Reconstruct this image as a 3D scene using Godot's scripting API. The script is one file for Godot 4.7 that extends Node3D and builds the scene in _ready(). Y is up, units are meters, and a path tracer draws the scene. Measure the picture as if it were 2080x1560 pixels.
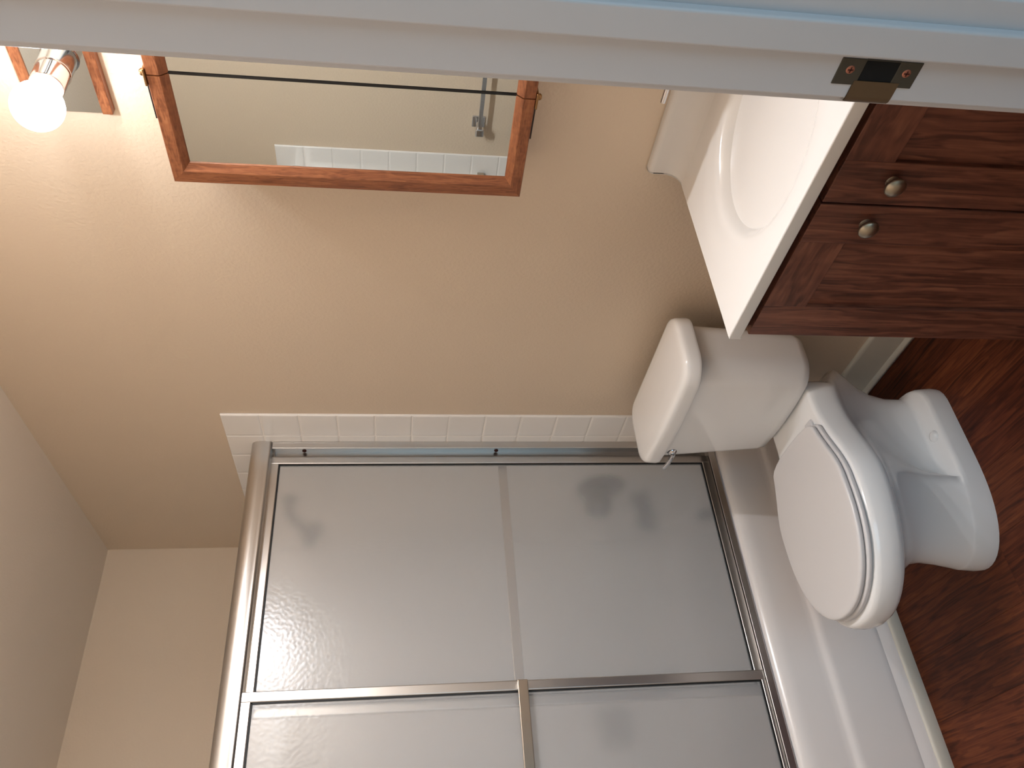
extends Node3D
# World frame: x = 0 is the painted wall with the mirror and the tank (the room lies at x < 0),
# y = 0 the floor, z = -1.507 the long wall of the tub, z = 0.92 the wall with the doorway. Metres.

const TILE := 0.1095
const ROOM_W := 1.512
const ROOM_H := 2.46
const Z_BACK := -1.507
const Z_FRONT := 0.921
const TOILET_Z := -0.288
const BOWL_DZ := 0.005
const TANK_DZ := -0.006

var mats := {}


# ---------------------------------------------------------------- mesh builder
class MB:
	var v := PackedVector3Array()
	var n := PackedVector3Array()
	var uv := PackedVector2Array()
	var ix := PackedInt32Array()

	func vert(p: Vector3, nn: Vector3, t := Vector2.ZERO) -> int:
		v.append(p)
		n.append(nn)
		uv.append(t)
		return v.size() - 1

	# counter-clockwise seen from outside
	func tri(a: Vector3, b: Vector3, c: Vector3) -> void:
		var nn := (b - a).cross(c - a)
		if nn.length() < 1e-14:
			return
		nn = nn.normalized()
		var i := vert(a, nn)
		vert(b, nn)
		vert(c, nn)
		ix.append_array(PackedInt32Array([i, i + 2, i + 1]))

	func quad(a: Vector3, b: Vector3, c: Vector3, d: Vector3) -> void:
		tri(a, b, c)
		tri(a, c, d)

	# rows of points; smooth normals over the grid. Outside is on the side of (next column) x (next row).
	func grid(rows: Array, wrap_cols := false, wrap_rows := false) -> void:
		var nr := rows.size()
		var nc: int = rows[0].size()
		var acc := PackedVector3Array()
		acc.resize(nr * nc)
		var er := nr if wrap_rows else nr - 1
		var ec := nc if wrap_cols else nc - 1
		for r in er:
			var r2 := (r + 1) % nr
			for c in ec:
				var c2 := (c + 1) % nc
				var a: Vector3 = rows[r][c]
				var b: Vector3 = rows[r][c2]
				var d: Vector3 = rows[r2][c2]
				var e: Vector3 = rows[r2][c]
				var f := (d - a).cross(e - b)
				acc[r * nc + c] += f
				acc[r * nc + c2] += f
				acc[r2 * nc + c2] += f
				acc[r2 * nc + c] += f
		# points that coincide at the end of a row (poles) share their normal
		for r in [0, nr - 1]:
			var same := true
			for c in range(1, nc):
				if rows[r][c].distance_to(rows[r][0]) > 1e-6:
					same = false
					break
			if same:
				var s := Vector3.ZERO
				for c in nc:
					s += acc[r * nc + c]
				for c in nc:
					acc[r * nc + c] = s
		var base := v.size()
		for r in nr:
			for c in nc:
				var q := acc[r * nc + c]
				vert(rows[r][c], q.normalized() if q.length() > 1e-16 else Vector3.UP, Vector2(float(c) / nc, float(r) / nr))
		for r in er:
			var r2 := (r + 1) % nr
			for c in ec:
				var c2 := (c + 1) % nc
				var a := base + r * nc + c
				var b := base + r * nc + c2
				var d := base + r2 * nc + c2
				var e := base + r2 * nc + c
				ix.append_array(PackedInt32Array([a, d, b, a, e, d]))

	func fan(pts: PackedVector3Array, flip := false) -> void:
		var c := Vector3.ZERO
		for p in pts:
			c += p
		c /= pts.size()
		for i in pts.size():
			var a := pts[i]
			var b := pts[(i + 1) % pts.size()]
			if flip:
				tri(c, b, a)
			else:
				tri(c, a, b)

	func box(lo: Vector3, hi: Vector3) -> void:
		var p := []
		for i in 8:
			p.append(Vector3(hi.x if i & 1 else lo.x, hi.y if i & 2 else lo.y, hi.z if i & 4 else lo.z))
		quad(p[0], p[4], p[6], p[2])
		quad(p[1], p[3], p[7], p[5])
		quad(p[0], p[1], p[5], p[4])
		quad(p[2], p[6], p[7], p[3])
		quad(p[0], p[2], p[3], p[1])
		quad(p[4], p[5], p[7], p[6])

	# box with every edge rounded (radius r, s steps)
	func rbox(lo: Vector3, hi: Vector3, r: float, s := 2) -> void:
		r = minf(r, 0.499 * minf(hi.x - lo.x, minf(hi.y - lo.y, hi.z - lo.z)))
		var ax := []
		for k in 3:
			var l := PackedFloat32Array()
			for i in s + 1:
				l.append(lo[k] + r * (1.0 - tan(PI / 4 * (1.0 - float(i) / s))))
			for i in range(s, -1, -1):
				l.append(hi[k] - r * (1.0 - tan(PI / 4 * (1.0 - float(i) / s))))
			ax.append(l)
		var il := lo + Vector3(r, r, r)
		var ih := hi - Vector3(r, r, r)
		for f in 6:
			var k: int = f >> 1
			var ua := (k + 1) % 3
			var va := (k + 2) % 3
			var pos := f & 1
			var lu: PackedFloat32Array = ax[ua]
			var lv: PackedFloat32Array = ax[va]
			var base := v.size()
			for j in lv.size():
				for i in lu.size():
					var q := Vector3.ZERO
					q[k] = hi[k] if pos else lo[k]
					q[ua] = lu[i]
					q[va] = lv[j]
					var inner := q.clamp(il, ih)
					var d := (q - inner).normalized()
					vert(inner + d * r, d, Vector2(lu[i], lv[j]))
			var w := lu.size()
			for j in lv.size() - 1:
				for i in w - 1:
					var a := base + j * w + i
					if pos:
						ix.append_array(PackedInt32Array([a, a + w + 1, a + 1, a, a + w, a + w + 1]))
					else:
						ix.append_array(PackedInt32Array([a, a + 1, a + w + 1, a, a + w + 1, a + w]))

	# profile: (radius, height) pairs from bottom to top, turned about `axis` through `at`
	func lathe(profile: Array, at: Vector3, axis := Vector3.UP, segs := 24) -> void:
		var w := axis.normalized()
		var u := w.cross(Vector3.RIGHT if absf(w.x) < 0.9 else Vector3.UP).normalized()
		var q := w.cross(u)
		var run := []
		for i in profile.size():
			var row := PackedVector3Array()
			for k in segs:
				var a := TAU * k / segs
				row.append(at + w * profile[i].y + (u * cos(a) + q * sin(a)) * profile[i].x)
			run.append(row)
			# a repeated profile point starts a new smooth run
			if i + 1 < profile.size() and i > 0 and profile[i].is_equal_approx(profile[i + 1]):
				if run.size() > 1:
					grid(run, true)
				run = []
		if run.size() > 1:
			grid(run, true)

	func tube(pts: Array, r: float, segs := 12, caps := true) -> void:
		var rows := []
		var up := Vector3.UP
		for i in pts.size():
			var t: Vector3 = (pts[mini(i + 1, pts.size() - 1)] - pts[maxi(i - 1, 0)]).normalized()
			if absf(t.dot(up)) > 0.95:
				up = Vector3.RIGHT
			var a := t.cross(up).normalized()
			var b := t.cross(a)
			up = -b
			var row := PackedVector3Array()
			for k in segs:
				var g := TAU * k / segs
				row.append(pts[i] + (a * cos(g) + b * sin(g)) * r)
			rows.append(row)
		grid(rows, true)
		if caps:
			fan(rows[0], true)
			fan(rows[-1])

	# closed outline (counter-clockwise in the plane a,b) extruded along a x b by `len`; flat sides
	func prism(outline: Array, origin: Vector3, a: Vector3, b: Vector3, depth: float) -> void:
		var nrm := a.cross(b).normalized()
		var poly := PackedVector2Array(outline)
		if not Geometry2D.is_polygon_clockwise(poly) == false:
			poly.reverse()
		var low := []
		var top := []
		for p in poly:
			low.append(origin + a * p.x + b * p.y)
			top.append(origin + a * p.x + b * p.y + nrm * depth)
		for i in poly.size():
			var j := (i + 1) % poly.size()
			quad(low[i], low[j], top[j], top[i])
		var t := Geometry2D.triangulate_polygon(poly)
		for i in range(0, t.size(), 3):
			var p0 := poly[t[i]]
			var p1 := poly[t[i + 1]]
			var p2 := poly[t[i + 2]]
			var k := [t[i], t[i + 1], t[i + 2]]
			if (p1 - p0).cross(p2 - p0) < 0:
				k = [t[i], t[i + 2], t[i + 1]]
			tri(top[k[0]], top[k[1]], top[k[2]])
			tri(low[k[0]], low[k[2]], low[k[1]])

	# open or closed profile swept straight: smooth along the profile
	func sweep(profile: Array, p0: Vector3, p1: Vector3, a: Vector3, b: Vector3, closed := false, caps := false) -> void:
		var rows := [PackedVector3Array(), PackedVector3Array()]
		for p in profile:
			rows[0].append(p0 + a * p.x + b * p.y)
			rows[1].append(p1 + a * p.x + b * p.y)
		grid(rows, closed)
		if caps:
			fan(rows[0], true)
			fan(rows[1])

	func mesh() -> ArrayMesh:
		var m := ArrayMesh.new()
		add_to(m)
		return m

	func add_to(m: ArrayMesh) -> void:
		var arr := []
		arr.resize(Mesh.ARRAY_MAX)
		arr[Mesh.ARRAY_VERTEX] = v
		arr[Mesh.ARRAY_NORMAL] = n
		arr[Mesh.ARRAY_TEX_UV] = uv
		arr[Mesh.ARRAY_INDEX] = ix
		m.add_surface_from_arrays(Mesh.PRIMITIVE_TRIANGLES, arr)


# ---------------------------------------------------------------- node helpers
func part(called: String, mb, mat: Material, parent: Node = self, label := "") -> MeshInstance3D:
	var o := MeshInstance3D.new()
	o.name = called
	o.mesh = mb.mesh() if mb is MB else mb
	o.material_override = mat
	o.cast_shadow = GeometryInstance3D.SHADOW_CASTING_SETTING_ON
	parent.add_child(o, true)
	if label:
		o.set_meta("label", label)
	return o


func thing(called: String, label: String, category: String, at := Vector3.ZERO, group := "") -> Node3D:
	var o := Node3D.new()
	o.name = called
	o.position = at
	add_child(o, true)
	o.set_meta("label", label)
	o.set_meta("category", category)
	if group:
		o.set_meta("group", group)
	return o


func structure(called: String, label: String, category: String, mb: MB, mat: Material) -> MeshInstance3D:
	var o := part(called, mb, mat)
	o.set_meta("label", label)
	o.set_meta("category", category)
	o.set_meta("kind", "structure")
	return o


func newbox(lo: Vector3, hi: Vector3, r := 0.0) -> MB:
	var m := MB.new()
	if r > 0:
		m.rbox(lo, hi, r)
	else:
		m.box(lo, hi)
	return m


# ---------------------------------------------------------------- materials
func plain(c: Color, rough: float, metal := 0.0, spec := 0.5) -> StandardMaterial3D:
	var m := StandardMaterial3D.new()
	m.albedo_color = c
	m.roughness = rough
	m.metallic = metal
	m.metallic_specular = spec
	return m


func seamless(freq: float, sd: int, w := 512, h := 512, oct := 4) -> Image:
	var f := FastNoiseLite.new()
	f.seed = sd
	f.noise_type = FastNoiseLite.TYPE_SIMPLEX_SMOOTH
	f.frequency = freq
	f.fractal_octaves = oct
	return f.get_seamless_image(w, h)


func noise_normal(freq: float, sd: int, strength: float, oct := 3) -> Texture2D:
	var im := seamless(freq, sd, 512, 512, oct)
	im.convert(Image.FORMAT_RGBA8)
	im.bump_map_to_normal_map(strength)
	return ImageTexture.create_from_image(im)


# wood: grain runs along v of the picture. Colours are sRGB.
func wood_image(sd: int, dark: Color, mid: Color, light: Color, streak: float) -> Texture2D:
	var w := 512
	var a := seamless(0.010, sd, w, w, 4).get_data()
	var b := seamless(0.045, sd + 7, w, w, 3).get_data()
	var c := seamless(0.16, sd + 13, w, w, 2).get_data()
	var out := PackedByteArray()
	out.resize(w * w * 3)
	for y in w:
		for x in w:
			# stretch the finer layers along v by reading them at y / k (k divides the picture)
			var va := a[y * w + x] / 255.0
			var xx := (x + int(va * 60.0)) % w
			var vb := b[(y / 4) * w + xx] / 255.0
			var vc := c[(y / 16) * w + x] / 255.0
			var ring := 0.5 + 0.5 * sin(va * 26.0 + vb * 4.0)
			var t := clampf(0.42 * va + 0.22 * ring + streak * (vb - 0.5) + 0.30 * (vc - 0.5) + 0.16, 0.0, 1.0)
			var col := dark.lerp(mid, t * 2.0) if t < 0.5 else mid.lerp(light, t * 2.0 - 1.0)
			var k := (y * w + x) * 3
			out[k] = int(col.r * 255.0)
			out[k + 1] = int(col.g * 255.0)
			out[k + 2] = int(col.b * 255.0)
	return ImageTexture.create_from_image(Image.create_from_data(w, w, false, Image.FORMAT_RGB8, out))


# the grain of a triplanar wood runs along the given axis: the picture's v is stretched along it
func wood(tex: Texture2D, along: int, across: float, length: float, rough: float, offset := Vector3.ZERO, in_world := false) -> StandardMaterial3D:
	var m := StandardMaterial3D.new()
	m.albedo_texture = tex
	m.roughness = rough
	m.uv1_triplanar = true
	m.uv1_world_triplanar = in_world
	m.uv1_triplanar_sharpness = 8.0
	var s := Vector3.ONE * (1.0 / across)
	s[along] = 1.0 / length
	m.uv1_scale = s
	m.uv1_offset = offset
	return m


func make_materials() -> void:
	var peel := noise_normal(0.028, 11, 5.0, 4)
	for k in [["wall", Color(0.862, 0.786, 0.695), 0.62], ["ceiling", Color(0.915, 0.86, 0.795), 0.75]]:
		var m := plain(k[1], k[2])
		m.normal_enabled = true
		m.normal_texture = peel
		m.normal_scale = 0.28
		m.uv1_triplanar = true
		m.uv1_world_triplanar = true
		m.uv1_scale = Vector3.ONE * 6.0
		mats[k[0]] = m
	mats.tile = plain(Color(0.955, 0.937, 0.918), 0.16)
	mats.grout = plain(Color(0.96, 0.94, 0.915), 0.8)
	mats.trim = plain(Color(0.785, 0.78, 0.79), 0.42)
	mats.base = plain(Color(0.86, 0.84, 0.79), 0.5)
	mats.porcelain = plain(Color(0.945, 0.935, 0.925), 0.10)
	mats.seat = plain(Color(0.845, 0.828, 0.82), 0.32)
	mats.tub = plain(Color(0.93, 0.91, 0.90), 0.20)
	mats.marble = plain(Color(0.872, 0.852, 0.83), 0.16)
	mats.chrome = plain(Color(0.83, 0.83, 0.84), 0.12, 1.0)
	mats.frame = plain(Color(0.80, 0.785, 0.77), 0.30, 1.0)
	mats.mirror = plain(Color(0.86, 0.88, 0.87), 0.0, 1.0)
	mats.nickel = plain(Color(0.66, 0.62, 0.55), 0.34, 1.0)
	mats.bronze = plain(Color(0.29, 0.275, 0.24), 0.38, 0.35)
	mats.worn = plain(Color(0.40, 0.32, 0.23), 0.42, 0.35)
	mats.copper = plain(Color(0.72, 0.47, 0.38), 0.45, 0.6)
	mats.copper_dark = plain(Color(0.30, 0.13, 0.10), 0.6, 0.3)
	mats.brass = plain(Color(0.62, 0.48, 0.33), 0.35, 1.0)
	mats.dull = plain(Color(0.33, 0.335, 0.34), 0.3, 1.0)
	mats.bar = plain(Color(0.74, 0.69, 0.63), 0.28, 1.0)
	mats.dish = plain(Color(0.66, 0.64, 0.61), 0.25)
	mats.black = plain(Color(0.05, 0.045, 0.045), 0.6)
	mats.hole = plain(Color(0.02, 0.02, 0.02), 0.9)
	mats.gap = plain(Color(0.12, 0.08, 0.065), 0.7)
	mats.grey = plain(Color(0.62, 0.61, 0.60), 0.4)
	mats.valve = plain(Color(0.42, 0.34, 0.27), 0.4, 0.5)
	# obscure shower glass: a slab that scatters, with a pebbled face
	var g := plain(Color(1.0, 1.0, 1.0, 0.20), 0.24)
	g.transparency = BaseMaterial3D.TRANSPARENCY_ALPHA
	g.refraction_enabled = true
	g.refraction_scale = 0.05
	g.normal_enabled = true
	g.normal_texture = noise_normal(0.035, 23, 6.0, 1)
	g.normal_scale = 0.07
	g.uv1_triplanar = true
	g.uv1_scale = Vector3.ONE * 4.0
	mats.obscure = g
	# woods
	var van := wood_image(3, Color(0.255, 0.14, 0.105), Color(0.425, 0.25, 0.19), Color(0.54, 0.345, 0.26), 0.85)
	mats.van_y = wood(van, 1, 0.30, 2.2, 0.42)
	mats.van_y2 = wood(van, 1, 0.30, 2.2, 0.42, Vector3(0.37, 0.2, 0.61))
	mats.van_z = wood(van, 2, 0.30, 2.2, 0.42, Vector3(0.1, 0.3, 0.2))
	var oak := wood_image(31, Color(0.37, 0.20, 0.115), Color(0.535, 0.325, 0.205), Color(0.64, 0.415, 0.27), 0.6)
	mats.oak_y = wood(oak, 1, 0.10, 0.8, 0.33)
	mats.oak_z = wood(oak, 2, 0.10, 0.8, 0.33)
	var fl := wood_image(57, Color(0.20, 0.09, 0.05), Color(0.37, 0.185, 0.105), Color(0.50, 0.275, 0.155), 0.6)
	for i in 4:
		var m := wood(fl, 2, 0.34, 2.6, 0.50, Vector3(0.31 * i, 0.0, 0.43 * i), true)
		m.metallic_specular = 0.3
		m.albedo_color = [Color(1, 1, 1), Color(0.86, 0.84, 0.84), Color(0.95, 0.95, 0.93), Color(0.90, 0.86, 0.86)][i]
		mats["plank%d" % i] = m


# ---------------------------------------------------------------- setting
func build_camera_and_light() -> void:
	var cam := Camera3D.new()
	cam.name = "camera"
	var yaw := deg_to_rad(-36.3538)
	var pitch := deg_to_rad(-8.2825)
	var roll := deg_to_rad(0.5959)
	var b := Basis(Vector3.UP, yaw) * Basis(Vector3.RIGHT, pitch) * Basis(Vector3.BACK, roll)
	# the phone was held sideways: the picture's left is the room's up
	cam.basis = Basis(-b.y, b.x, b.z)
	cam.position = Vector3(-1.3413, 1.4242, 1.3653)
	cam.fov = rad_to_deg(2.0 * atan(780.0 / 1623.5))
	cam.near = 0.02
	cam.current = true
	add_child(cam)
	var we := WorldEnvironment.new()
	we.name = "world_environment"
	var e := Environment.new()
	e.background_mode = Environment.BG_COLOR
	e.background_color = Color(0.02, 0.02, 0.022)
	e.tonemap_mode = Environment.TONE_MAPPER_LINEAR
	e.tonemap_exposure = 1.0
	e.sdfgi_enabled = true
	e.ssao_enabled = true
	e.ssil_enabled = true
	we.environment = e
	add_child(we)


const BULB_ENERGY := 0.05
const FORWARD_ENERGY := 0.60
const BULB_COLOR := Color(0.955, 0.972, 1.0)
const DAY_ENERGY := 1.8
const DAY_COLOR := Color(0.735, 0.90, 1.0)


func tile_mesh(w: float, h: float) -> ArrayMesh:
	# face towards +z, centred; 7 mm thick with an eased, slightly pillowed edge
	var m := MB.new()
	var hw := w / 2
	var hh := h / 2
	var rows := []
	for s in [[0.0, 0.0], [0.0, 0.0045], [0.0009, 0.0061], [0.0028, 0.0068], [0.0065, 0.007]]:
		var x: float = hw - s[0]
		var y: float = hh - s[0]
		rows.append(PackedVector3Array([Vector3(-x, -y, s[1]), Vector3(x, -y, s[1]), Vector3(x, y, s[1]), Vector3(-x, y, s[1])]))
	for k in 4:
		var strip := []
		for r in rows:
			strip.append(PackedVector3Array([r[k], r[(k + 1) % 4]]))
		m.grid(strip)
	m.quad(rows[4][0], rows[4][1], rows[4][2], rows[4][3])
	return m.mesh()


func tile_wall(parent: Node3D, origin: Vector3, along: Vector3, normal: Vector3, length: float, low: Callable, top: float) -> void:
	var seen := {}
	var k := 0
	var basis_ := Basis(Vector3.UP.cross(normal), Vector3.UP, normal)
	while k * TILE < length - 0.01:
		var w := minf(TILE, length - k * TILE)
		var bottom: float = low.call(k)
		var r := 0
		while top - r * TILE > bottom + 0.012:
			var h := minf(TILE, top - r * TILE - bottom)
			var key := "%d %d" % [roundi(w * 2000), roundi(h * 2000)]
			if not seen.has(key):
				seen[key] = tile_mesh(w - 0.0018, h - 0.0018)
			var o := part("tile", seen[key], mats.tile, parent)
			o.transform = Transform3D(basis_, origin + along * (k * TILE + w / 2) + Vector3.UP * (top - r * TILE - h / 2) + normal * 0.001)
			r += 1
		k += 1


func build_setting() -> void:
	var t := 0.12
	var hz := 2.75   # back of the hall outside the doorway
	var hx := -2.45
	var m: MB
	# floor slab and its planks
	var floor_ := structure("floor", "dark reddish brown wood plank floor", "floor", newbox(Vector3(hx - t, -0.12, Z_BACK - t), Vector3(t, -0.008, hz + t)), mats.gap)
	var rng := RandomNumberGenerator.new()
	rng.seed = 5
	var pw := 0.152
	var x := 0.0
	var row := 0
	while x > hx:
		var x1 := maxf(x - pw, hx)
		var z := -0.735
		var end: float = z + [0.62, 1.02, 0.34, 0.86, 0.5][row % 5]
		while z < hz:
			end = minf(end, hz)
			var pm := MB.new()
			pm.rbox(Vector3(x1 + 0.0001, -0.009, z + 0.0001), Vector3(x - 0.0001, 0.0, end - 0.0001), 0.0005, 1)
			part("plank", pm, mats["plank%d" % rng.randi_range(0, 3)], floor_)
			z = end
			end += 1.22
		x = x1
		row += 1
	structure("ceiling", "beige painted ceiling", "ceiling", newbox(Vector3(hx - t, ROOM_H, Z_BACK - t), Vector3(t, ROOM_H + 0.1, hz + t)), mats.ceiling)
	var wr := structure("wall_right", "beige textured wall behind the mirror and the toilet tank", "wall", newbox(Vector3(0, -0.01, Z_BACK - t), Vector3(t, ROOM_H + 0.02, hz + t)), mats.wall)
	var wb := structure("wall_back", "beige wall above the bathtub", "wall", newbox(Vector3(-ROOM_W - t, -0.01, Z_BACK - t), Vector3(0.01, ROOM_H + 0.02, Z_BACK)), mats.wall)
	var wl := structure("wall_left", "beige wall opposite the mirror, seen reflected", "wall", newbox(Vector3(-ROOM_W - t, -0.01, Z_BACK - 0.02), Vector3(-ROOM_W, ROOM_H + 0.02, Z_FRONT + 0.01)), mats.wall)
	# wall with the doorway: two piers and the piece over the door
	m = MB.new()
	m.box(Vector3(-0.622, -0.01, Z_FRONT + 0.001), Vector3(0.01, ROOM_H + 0.02, 1.034))
	m.box(Vector3(hx - 0.02, -0.01, Z_FRONT + 0.001), Vector3(-1.43, ROOM_H + 0.02, 1.034))
	m.box(Vector3(-1.44, 2.06, Z_FRONT + 0.001), Vector3(-0.61, ROOM_H + 0.02, 1.034))
	structure("wall_front", "beige wall around the doorway", "wall", m, mats.wall)
	structure("wall_hall_left", "beige hall wall behind the camera", "wall", newbox(Vector3(hx - t, -0.01, 1.0), Vector3(hx, ROOM_H + 0.02, hz + t)), mats.wall)
	# the hall's end wall has a window
	m = MB.new()
	m.box(Vector3(hx - 0.02, -0.01, hz), Vector3(-2.2, ROOM_H + 0.02, hz + t))
	m.box(Vector3(-0.9, -0.01, hz), Vector3(0.02, ROOM_H + 0.02, hz + t))
	m.box(Vector3(-2.21, -0.01, hz), Vector3(-0.89, 0.06, hz + t))
	m.box(Vector3(-2.21, 2.1, hz), Vector3(-0.89, ROOM_H + 0.02, hz + t))
	structure("wall_hall_back", "beige hall wall with a window behind the camera", "wall", m, mats.wall)
	var win := Node3D.new()
	win.name = "window_1"
	win.set_meta("label", "hall window letting in cool daylight behind the camera")
	win.set_meta("category", "window")
	win.set_meta("kind", "structure")
	add_child(win)
	m = MB.new()
	for q in [[-2.2, -2.15, 0.06, 2.1], [-0.95, -0.9, 0.06, 2.1], [-2.15, -0.95, 0.06, 0.11], [-2.15, -0.95, 2.05, 2.1], [-1.57, -1.53, 0.11, 2.05]]:
		m.rbox(Vector3(q[0], q[2], hz + 0.02), Vector3(q[1], q[3], hz + 0.06), 0.004)
	part("window_frame", m, mats.trim, win)
	var sky := plain(Color(0.8, 0.87, 1.0), 0.5)
	sky.emission_enabled = true
	sky.emission = DAY_COLOR
	sky.emission_energy_multiplier = 0.2 * DAY_ENERGY
	part("window_light_pane", newbox(Vector3(-2.16, 0.10, hz + 0.035), Vector3(-0.94, 2.06, hz + 0.045)), sky, win)
	var al := AreaLight3D.new()
	al.name = "window_daylight"
	al.area_size = Vector2(1.2, 1.93)
	al.light_color = DAY_COLOR
	al.light_energy = DAY_ENERGY
	al.position = Vector3(-1.55, 1.08, hz + 0.015)
	al.shadow_enabled = true
	al.set("area_range", 12.0)
	win.add_child(al)

	# door frame: jamb legs with rebate and stop, head; only the latch side is in the picture
	var d := Node3D.new()
	d.name = "door_1"
	d.set_meta("label", "white painted door frame at the edge of the doorway")
	d.set_meta("category", "door frame")
	d.set_meta("kind", "structure")
	add_child(d)
	for s in [0, 1]:
		var xj := -0.642 if s == 0 else -1.41
		var dir := 1.0 if s == 0 else -1.0
		m = MB.new()
		m.rbox(Vector3(minf(xj, xj + dir * 0.02), 0.0, Z_FRONT), Vector3(maxf(xj, xj + dir * 0.02), 2.06, 1.036), 0.003)
		part("jamb", m, mats.trim, d)
		m = MB.new()
		m.rbox(Vector3(minf(xj + dir * 0.002, xj - dir * 0.011), 0.0, 0.9725), Vector3(maxf(xj + dir * 0.002, xj - dir * 0.011), 2.04, 1.0075), 0.0035, 3)
		part("door_stop", m, mats.trim, d)
		m = MB.new()
		m.rbox(Vector3(minf(xj + dir * 0.006, xj + dir * 0.062), 0.0, 1.032), Vector3(maxf(xj + dir * 0.006, xj + dir * 0.062), 2.1, 1.047), 0.005)
		part("casing", m, mats.trim, d)
		m = MB.new()
		m.rbox(Vector3(minf(xj + dir * 0.008, xj + dir * 0.062), 0.0, Z_FRONT - 0.010), Vector3(maxf(xj + dir * 0.008, xj + dir * 0.062), 2.1, Z_FRONT + 0.004), 0.004)
		part("casing", m, mats.trim, d)
	m = MB.new()
	m.rbox(Vector3(-1.43, 2.04, Z_FRONT), Vector3(-0.622, 2.06, 1.036), 0.003)
	part("head_jamb", m, mats.trim, d)

	# baseboard along the mirror wall: board with a lighter shoe at the floor
	m = MB.new()
	m.sweep([Vector2(0, 0.0), Vector2(0.012, 0.0), Vector2(0.012, 0.006), Vector2(0.0115, 0.104), Vector2(0.010, 0.111), Vector2(0.006, 0.1145), Vector2(0, 0.1145)], Vector3(0, 0, 0.318), Vector3(0, 0, -0.72), Vector3(-1, 0, 0), Vector3.UP, false)
	var bb := structure("baseboard_right", "white baseboard between the vanity and the bathtub", "baseboard", m, mats.base)
	m = MB.new()
	m.sweep([Vector2(0.010, 0.0), Vector2(0.022, 0.0), Vector2(0.0225, 0.008), Vector2(0.019, 0.014), Vector2(0.010, 0.017)], Vector3(0, 0, 0.318), Vector3(0, 0, -0.72), Vector3(-1, 0, 0), Vector3.UP, false)
	part("shoe_moulding", m, mats.base, bb)
	m = MB.new()
	m.sweep([Vector2(0, 0.0), Vector2(0.012, 0.0), Vector2(0.0115, 0.104), Vector2(0.006, 0.1145), Vector2(0, 0.1145)], Vector3(-ROOM_W, 0, -0.72), Vector3(-ROOM_W, 0, Z_FRONT), Vector3(1, 0, 0), Vector3.UP, false)
	structure("baseboard_left", "white baseboard below the towel bar wall", "baseboard", m, mats.base)

	# tiles round the tub, with the grout behind them
	var z0 := -0.611
	var top := 1.9225
	var deck := 0.402
	for q in [[wr, Vector3(-0.0068, 0.1145, Z_BACK), Vector3(0.0, top - 0.002, z0 - 0.002)], [wb, Vector3(-ROOM_W, deck, Z_BACK), Vector3(0, top - 0.002, Z_BACK + 0.0068)], [wl, Vector3(-ROOM_W, 0.1145, Z_BACK), Vector3(-ROOM_W + 0.0068, top - 0.027, -0.659)]]:
		part("grout", newbox(q[1], q[2]), mats.grout, q[0])
	tile_wall(wr, Vector3(0, 0, z0), Vector3(0, 0, -1), Vector3(-1, 0, 0), z0 - Z_BACK, func(k): return 0.1145 if k == 0 else deck, top)
	tile_wall(wb, Vector3(-0.006, 0, Z_BACK), Vector3(-1, 0, 0), Vector3(0, 0, 1), ROOM_W - 0.012, func(_k): return deck, top)
	tile_wall(wl, Vector3(-ROOM_W, 0, -0.657), Vector3(0, 0, -1), Vector3(1, 0, 0), -0.657 - Z_BACK, func(k): return 0.1145 if k == 0 else deck, top - 0.0250)


# ---------------------------------------------------------------- bathtub
func rounded_rect(x0: float, x1: float, z0: float, z1: float, r: float, y: float, segs := 6) -> PackedVector3Array:
	# counter-clockwise seen from above: starts at +x,-z corner going to -z ... (x to the right, z towards the viewer)
	var out := PackedVector3Array()
	var cs := [Vector2(x1 - r, z1 - r), Vector2(x1 - r, z0 + r), Vector2(x0 + r, z0 + r), Vector2(x0 + r, z1 - r)]
	var an := [PI / 2, 0.0, -PI / 2, -PI]
	for k in 4:
		for i in segs + 1:
			var a: float = an[k] - PI / 2 * i / segs
			out.append(Vector3(cs[k].x + r * cos(a), y, cs[k].y + r * sin(a)))
	return out


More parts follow.
